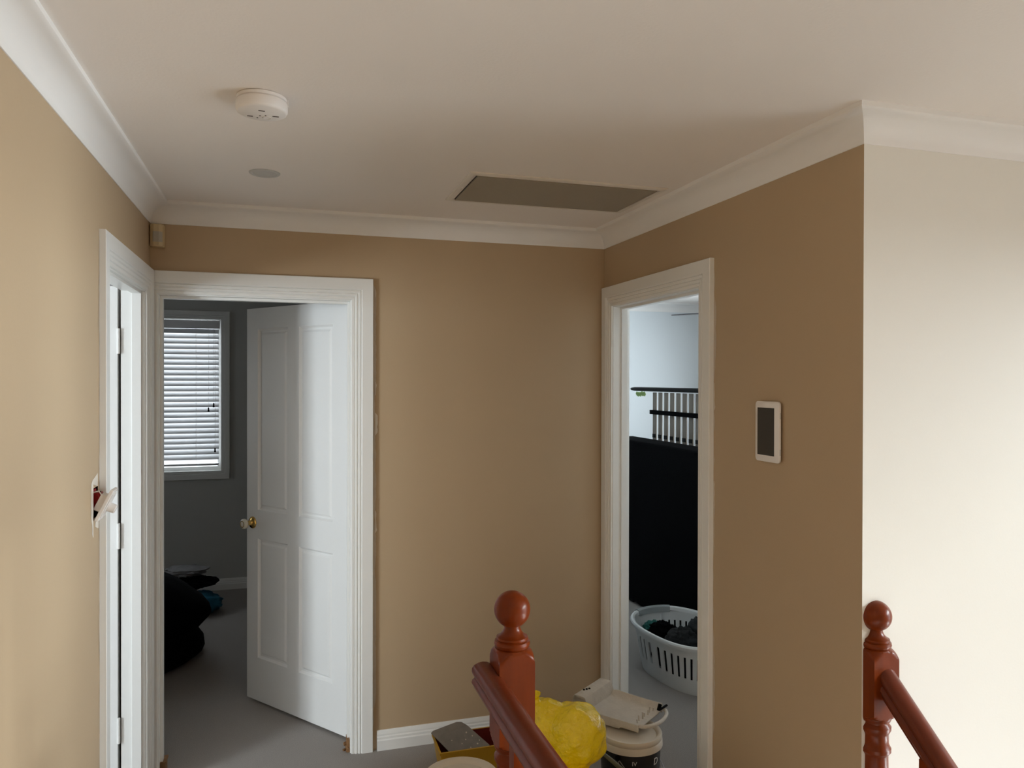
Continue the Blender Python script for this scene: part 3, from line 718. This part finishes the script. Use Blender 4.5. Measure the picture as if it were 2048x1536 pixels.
for k in range(12):
    y = 5.31-.092*k; box(2.779, 2.7855, y-.02, y+.02, 1.222, 1.25).obj('slat_clip', BLACKP, t)
m = MB()
for k in range(7):
    T = Matrix.Translation((2.76, 5.56-.022*k, 1.562+random.uniform(-.006, .006))) @ Matrix.Rotation(random.uniform(-1, 1), 4, 'X')
    m.box(-.003, .003, -.012, .012, -.014, .016, T=T)
m.obj('green_tag', LEAFG, t)

# ceiling fan
fx, fy = 3.10, 4.46
t = thing('ceiling_fan', 'dark ceiling fan blade showing through the right doorway', 'ceiling fan', (fx, fy, H))
MB().lathe([(0, 0), (.06, 0), (.055, .04), (.02, .05), (.012, .055), (.012, .16), (.07, .17), (.085, .20), (.085, .25), (.05, .285), (0, .29)], 32, Matrix.Translation((fx, fy, H)) @ Matrix.Rotation(PI, 4, 'X')).obj('motor_housing', FANM, t, smooth=40)
a0 = math.atan2(5.013-fy, 2.777-fx)
for k in range(4):
    T = Matrix.Translation((fx, fy, 2.155)) @ Matrix.Rotation(a0+k*PI/2, 4, 'Z') @ Matrix.Rotation(math.radians(-3), 4, 'X')
    m = MB(); m.loft([[T @ Vector((x, s*w, z)) for s, z in ((-1, -.003), (1, -.003), (1, .003), (-1, .003))] for x, w in ((.07, .02), (.14, .05), (.30, .064), (.56, .060), (.62, .045), (.64, .02))]); m.obj('blade', FANM, t)

# laundry basket
bcx, bcy = 2.20, 3.775
t = thing('laundry_basket', 'white slotted plastic laundry basket holding dark clothes on the bedroom carpet', 'laundry basket', (bcx, bcy, 0))
RB = Matrix.Translation((bcx, bcy, 0)) @ Matrix.Rotation(math.radians(7), 4, 'Z')
def bas(a, z, off=0):
    k = z/.275; A = .305+.055*k**.9+off; Bq = .205+.045*k**.9+off; e = 2/2.5
    c, s = math.cos(a), math.sin(a)
    return RB @ Vector((Bq*math.copysign(abs(c)**e, c), A*math.copysign(abs(s)**e, s), z))
NB = 132; ZS = [.0, .012, .085, .205, .255]
mb = MB()
for off in (0, -.0035):
    for j in range(len(ZS)-1):
        for i in range(NB):
            if j == 2 and i % 3 == 1: continue
            a0_, a1_ = 2*PI*i/NB, 2*PI*(i+.999)/NB
            mb.add([bas(a0_, ZS[j], off), bas(a1_, ZS[j], off), bas(a1_, ZS[j+1], off), bas(a0_, ZS[j+1], off)], [(0, 1, 2, 3)])
mb.add([bas(2*PI*i/NB, .006) for i in range(NB)], [tuple(range(NB))])
mb.obj('basket_shell', BASKET, t, fix=False)
rm = MB(); rings = []
for i in range(NB):
    a = 2*PI*i/NB; zz = .262+.012*abs(math.sin(a))**3
    rings.append([bas(a, zz+dz, o) for o, dz in ((-.005, -.012), (-.004, .006), (.004, .012), (.014, .010), (.020, .002), (.020, -.012), (.017, -.012), (.015, 0))])
rings.append(rings[0]); rm.loft(rings, caps=False); rm.obj('rim', BASKET, t, smooth=40)
for a_ in (PI/2, 1.5*PI):
    g = MB(); rings = []
    for i in range(15):
        a = a_+(i-7)*.055; rings.append([bas(a, .262+.012*abs(math.sin(a))**3+dz, o) for o, dz in ((-.010, -.02), (-.008, .010), (.004, .018), (.018, .014), (.025, .002), (.025, -.018), (.017, -.02))])
    g.loft(rings); g.obj('handle_grip', HANDLE, t, smooth=40)
for nm, c_, r_, sd, mt, lb in (('dark_clothes', (2.20, 3.775, .080), (.18, .27, .052), 51, BLACKC, 'dark garments packed low behind the slots of the laundry basket'), ('black_clothes', (2.10, 3.885, .215), (.085, .075, .06), 31, BLACKC, 'black garment heaped in the laundry basket'), ('green_clothes', (2.115, 3.70, .225), (.09, .085, .07), 37, GREENC, 'dark green-grey garment piled highest in the laundry basket'), ('teal_clothes', (2.105, 4.02, .20), (.06, .045, .04), 41, TEALC, 'teal garment at the far end of the laundry basket'), ('grey_clothes', (2.285, 3.77, .235), (.065, .13, .075), 44, GREENC, 'dark garment at the back of the laundry basket')):
    low_ = sd == 51
    tag(blob(c_, r_, .05 if low_ else .22, 2.4, sd, 40, 26, flat=.012 if low_ else None, ridg=.08 if low_ else .3).obj(nm, mt, smooth=70), lb, 'clothing', 'clothes in the laundry basket')

# ------------------------------------------------------------------ painting gear on the landing
# lidded black bucket
ux, uy, uh = 1.292, 2.655, .300
t = thing('paint_bucket', 'black paint bucket with cream lid under the paint tray', 'bucket', (ux, uy, 0))
TB = Matrix.Translation((ux, uy, 0))
MB().lathe([(0, 0), (.100, 0), (.104, .006), (.1165, uh-.05), (.1165, uh-.02), (0, uh-.02)], 56, TB).obj('bucket_body', BUCKETB, t, smooth=40)
MB().lathe([(0, uh), (.100, uh), (.105, uh+.008), (.111, uh+.012), (.1195, uh+.012), (.1225, uh+.006), (.1225, uh-.006), (.120, uh-.009), (.1235, uh-.014), (.1245, uh-.034), (.120, uh-.036), (.120, uh-.012), (0, uh-.012)], 56, TB, caps=False).obj('lid', CREAMPL, t, smooth=40)
dirc = math.atan2(-uy, -ux)
def wrap_text(txt, size, ang, z, r, slant=0):
    cu = bpy.data.curves.new('print', 'FONT'); cu.body = txt; cu.size = size; cu.align_x = 'CENTER'; cu.extrude = .0004
    o = bpy.data.objects.new('print', cu); COL.objects.link(o); dg = bpy.context.evaluated_depsgraph_get()
    me = bpy.data.meshes.new_from_object(o.evaluated_get(dg)); bpy.data.objects.remove(o)
    mb = MB(); V = []
    for v in me.vertices:
        a = ang+(v.co.x+slant*v.co.y)/r; V.append((ux+(r+.0006+v.co.z)*math.cos(a), uy+(r+.0006+v.co.z)*math.sin(a), z+v.co.y))
    mb.add(V, [tuple(p.vertices) for p in me.polygons]); return mb
wrap_text('IV', .022, dirc+.14, uh-.072, .1168).obj('print', PRINTW, t)
wrap_text('D', .036, dirc+.95, uh-.082, .1168, .15).obj('print', PRINTW, t)
e1 = dirc-.38
ear = Vector((ux+.118*math.cos(e1), uy+.118*math.sin(e1), uh-.048))
MB().lathe([(0, -.002), (.010, -.002), (.010, .006), (0, .006)], 14, Matrix.Translation(ear) @ Vector((math.cos(e1), math.sin(e1), 0)).to_track_quat('Z', 'Y').to_matrix().to_4x4()).obj('handle_ear', BLACKP, t)
pts = []
for k in range(17):
    a = PI*k/16; side = e1+k/16*PI
    r_ = .122+.02*math.sin(a); pts.append((ux+r_*math.cos(side), uy+r_*math.sin(side), uh-.05-.125*math.sin(a)))
MB().tube(pts, .0016, 6).obj('wire_handle', STEEL, t, smooth=60)
MB().tube([ear+Vector((0, -.003, 0)), ear+Vector((.0, -.008, -.15))], .0013, 6).obj('wire_handle', STEEL, t, smooth=60)

# paint tray lying on the lid
t = thing('paint_tray', 'paint-caked cream roller tray lying on the bucket lid', 'paint tray', (1.30, 2.77, uh+.013))
p0 = Vector((1.125, 2.845, uh+.0122)); lx = Vector((.60, -.80, 0)).normalized(); ly = Vector((.80, .60, 0)).normalized()
Wt, Lt = .215, .298
def tp(u, w, h): return p0+lx*u+ly*w+Vector((0, 0, h))
prof = [(.0, .030), (.004, .074), (.012, .082), (.050, .082), (.060, .078), (.067, .058), (.074, .032), (.092, .024), (.12, .022), (.18, .020), (.24, .019), (Lt, .019)]
rings = []
for u, h in prof:
    s_ = .0 if u < .07 else .006
    k_ = min(1, max(0, (u-.058)/.03)); rn, rf = .010*k_, .026*k_
    rings.append([tp(u, 0, .010 if u > .06 else max(.012, h-.075)), tp(u, .0, h+rn), tp(u, .004, h+rn+.001), tp(u, .012, h+.004*k_), tp(u, .022, h), tp(u, Wt-.034, h), tp(u, Wt-.020, h+.006*k_), tp(u, Wt-.006, h+rf+.001), tp(u, Wt, h+rf), tp(u, Wt, .010 if u > .06 else max(.012, h-.075))])
mb = MB(); mb.loft(rings, closed=False, caps=False)
low = [[p-Vector((0, 0, .004)) for p in r] for r in rings]
mb.loft(low, closed=False, caps=False)
mb.add([*rings[0], *[p for p in low[0]]], [(0, 1, 8, 9), (1, 2, 3, 4, 5, 6, 7, 8)])
tr = mb.obj('tray_body', TRAYPL, t, smooth=45)
for w in (0, Wt):
    g = MB(); xs = [(.085, .030), (.10, .012), (.14, .008), (.16, -.0), (.215, -.0), (.225, .010), (Lt, .012)]
    V = []
    for u, b_ in xs:
        for dw in (-.003, .003): V.append(tp(u, w+dw, b_)); V.append(tp(u, w+dw, .034))
    F = []
    for i in range(len(xs)-1):
        o = 4*i; F += [(o, o+4, o+5, o+1), (o+2, o+3, o+7, o+6), (o, o+2, o+6, o+4), (o+1, o+5, o+7, o+3)]
    F += [(0, 1, 3, 2), (4*len(xs)-4, 4*len(xs)-2, 4*len(xs)-1, 4*len(xs)-3)]
    g.add(V, F); g.obj('leg_skirt', TRAYPL, t)
pts = []
for k in range(13):
    a = -PI/2+PI*k/12; pts.append(tp(Lt-.005+.055*math.cos(a), Wt/2+(Wt/2-.006)*math.sin(a), .028))
MB().tube(pts, .0075, 8).obj('hanging_loop', TRAYPL, t, smooth=60)
for k in range(7):
    w = .03+.023*k; MB().box(-.002, .002, -.0022, .0022, 0, .014+.006*(k % 3), T=Matrix.Translation(tp(Lt-.02-.005*(k % 2), w, .026)) @ Matrix.Rotation(.3*(k-3)/3, 4, 'X')).obj('drip_tooth', TRAYPL, t)
for k in range(3): MB().lathe([(0, -.004), (.005, -.002), (.004, .003), (0, .004)], 8, Matrix.Translation(tp(.02+.006*k, .06+.012*k, .083))).obj('paint_chip', BLACKP, t)
m = MB(); pc = tp(Lt+.0, Wt-.035, .034)
m.box(-.022, .022, -.004, .004, -.003, .003, T=Matrix.Translation(pc+Vector((.02, .0, .004))) @ Matrix.Rotation(.3, 4, 'Z') @ Matrix.Rotation(-.2, 4, 'Y'))
m.box(-.006, .006, -.005, .005, -.006, .020, T=Matrix.Translation(pc) @ Matrix.Rotation(.3, 4, 'Y'))
tag(m.obj('paint_scraper', BLACKP, bevel=.001), 'small dark paint scraper lying at the end of the roller tray', 'tool')

# box under the yellow bag
t = thing('cardboard_box', 'low brown cardboard box beneath the yellow plastic bag', 'box', (.95, 2.32, 0))
for a, q in (((.78, 1.14, 2.20, 2.204, 0, .285), 'side_panel'), ((.78, 1.14, 2.436, 2.44, 0, .285), 'side_panel'), ((.78, .784, 2.204, 2.436, 0, .285), 'side_panel'), ((1.136, 1.14, 2.204, 2.436, 0, .285), 'side_panel'), ((.784, 1.136, 2.204, 2.436, 0, .004), 'bottom_panel'), ((.78, 1.14, 2.20, 2.32, .285, .289), 'flap'), ((.78, 1.14, 2.321, 2.44, .285, .289), 'flap')):
    box(*a).obj(q, CARD, t)
# yellow bag
def pix(u, v, d): return Vector((0, 0, CAMH))+d*(Fv+R2*((u-1024)/FPX)-U2*((v-768)/FPX))
b1, b2 = pix(1151, 1470, 2.63), pix(1090, 1452, 2.66)
mb = blob(b1, (.108, .108, .112), .07, 1.4, 3, 48, 32)
b_ = blob(b2, (.085, .085, .100), .10, 1.6, 6, 40, 28); mb.add(b_.v, b_.f)
b_ = blob((b1+b2)/2+Vector((0, .01, -.07)), (.13, .09, .085), .08, 1.5, 8, 40, 28); mb.add(b_.v, b_.f)
b_ = blob((.93, 2.36, .315), (.10, .072, .028), .04, 1.5, 11, 40, 20); mb.add(b_.v, b_.f)
pts = [b2+Vector((-.02, .0, .07)), b2+Vector((-.03, .005, .10)), b2+Vector((-.035, .0, .125))]
b_ = MB().tube(pts, [.03, .012, .028], 14); mb.add(b_.v, b_.f)
mb.v = [Vector((p.x, p.y, max(p.z, .2965))) for p in mb.v]
t = tag(mb.obj('plastic_bag', YELLOW, smooth=80), 'shiny yellow knotted plastic bag behind the newel post', 'bag')
rmd = t.modifiers.new('remesh', 'REMESH'); rmd.mode = 'VOXEL'; rmd.voxel_size = .0055; rmd.use_smooth_shade = True
sm = t.modifiers.new('smooth', 'SMOOTH'); sm.iterations = 6; sm.factor = .6
tx = bpy.data.textures.new('crumple', 'STUCCI'); tx.noise_scale = .045; tx.turbulence = 6
dm = t.modifiers.new('crumple', 'DISPLACE'); dm.texture = tx; dm.strength = .014; dm.mid_level = .6; dm.texture_coords = 'GLOBAL'
# tape roll and stick
t = tag(MB().lathe([(.026, 0), (.046, 0), (.047, .002), (.047, .034), (.046, .036), (.026, .036), (.025, .034), (.025, .002), (.026, 0)], 40, Matrix.Translation((1.092, 2.33, .2895)), caps=False).obj('tape_roll', TAPE, smooth=40), 'roll of yellow masking tape next to the bag', 'tape')
t = tag(MB().tube([(1.06, 2.405, .375), (1.10, 2.40, .34), (1.185, 2.39, .26), (1.26, 2.36, .012)][:3], [.006, .008, .008], 8).obj('stirring_stick', STICK, smooth=60), 'grey-green stick poking out between bag and black bucket', 'stick')

# second bucket, cream lid at the bottom edge
vx, vy, vh = .592, 2.545, .285
t = thing('pale_bucket', 'pale bucket with round cream lid in front of the yellow tool tray', 'bucket', (vx, vy, 0))
TV = Matrix.Translation((vx, vy, 0))
MB().lathe([(0, 0), (.112, 0), (.116, .006), (.128, vh-.03), (0, vh-.03)], 56, TV).obj('bucket_body', CREAMPL, t, smooth=40)
MB().lathe([(0, vh-.004), (.105, vh-.004), (.110, vh+.004), (.120, vh+.010), (.130, vh+.009), (.135, vh+.002), (.135, vh-.026), (.130, vh-.028), (.130, vh-.02), (0, vh-.02)], 64, TV, caps=False).obj('lid', CREAMPL, t, smooth=40)

# yellow tool tray with red inside and grey plate
qx0, qx1, qy0, qy1, qh = .622, 1.02, 3.045, 3.215, .128
t = thing('tool_tray', 'open yellow tool tray with dark red inside standing by the skirting', 'tool tray', ((qx0+qx1)/2, (qy0+qy1)/2, 0))
def trayring(i, z): return [Vector((qx0+i+.02*(1-z/qh)*1, qy0+i+.012*(1-z/qh), z)), Vector((qx1-i-.02*(1-z/qh), qy0+i+.012*(1-z/qh), z)), Vector((qx1-i-.02*(1-z/qh), qy1-i-.012*(1-z/qh), z)), Vector((qx0+i+.02*(1-z/qh), qy1-i-.012*(1-z/qh), z))]
MB().loft([trayring(0, 0), trayring(0, .02), trayring(0, qh-.012), trayring(-.004, qh-.010), trayring(-.004, qh), trayring(.004, qh)], caps=False).obj('tray_shell', YPLAS, t, fix=True)
mb = MB(); mb.loft([trayring(.0041, qh), trayring(.006, .015)], caps=False); rr_ = trayring(.006, .015); mb.add(rr_, [(0, 1, 2, 3)]); mb.obj('tray_lining', MAROON, t, fix=False)
mb = MB(); mb.add(trayring(0, 0), [(0, 1, 2, 3)]); mb.obj('tray_base', YPLAS, t)
MB().lathe([(0, 0), (.007, 0), (.0085, .006), (.006, .012), (0, .013)], 12, Matrix.Translation((qx0+.028, qy0+.022, .098))).obj('corner_stud', CREAMPL, t, smooth=50)
box(qx0+.022, qx0+.034, qy0+.016, qy0+.028, .015, .098).obj('corner_pillar', MAROON, t)
# grey plate with a bent lip, leaning in the tray
def prow(a, c, ins): a, c = Vector(a), Vector(c); return a+(c-a)*ins, c-(c-a)*ins
rows = [prow((.603, 3.205, .143), (.748, 3.220, .170), .13), prow((.607, 3.196, .1425), (.753, 3.210, .1685), .03), prow((.622, 3.165, .139), (.768, 3.180, .163), 0), prow((.690, 3.085, .080), (.846, 3.098, .105), 0), prow((.694, 3.080, .077), (.850, 3.093, .102), .05)]
PN = (rows[2][1]-rows[2][0]).cross(rows[3][0]-rows[2][0]).normalized()
if PN.z < 0: PN = -PN
rings = [[a, c, c+PN*.004, a+PN*.004] for a, c in rows]
o = tag(MB().loft(rings).obj('plasterers_hawk', GREYPL, smooth=20), 'scuffed grey plastic plate leaning in the yellow tool tray', 'plastering plate')
for u_, v_, r_ in ((.80, .25, .004), (.62, .5, .003), (.85, .45, .0035), (.9, .7, .003), (.45, .6, .0025), (.78, .8, .004), (.3, .35, .0025), (.55, .85, .003)):
    (a, c), (a2_, c2_) = rows[2], rows[3]; c_ = (a+(c-a)*u_)*(1-v_)+(a2_+(c2_-a2_)*u_)*v_+PN*.004
    T = Matrix.Translation(c_) @ PN.to_track_quat('Z', 'Y').to_matrix().to_4x4()
    MB().lathe([(0, -.0005), (r_, -.0005), (r_*.7, .0008), (0, .001)], 8, T).obj('paint_fleck', CREAMPL, o)
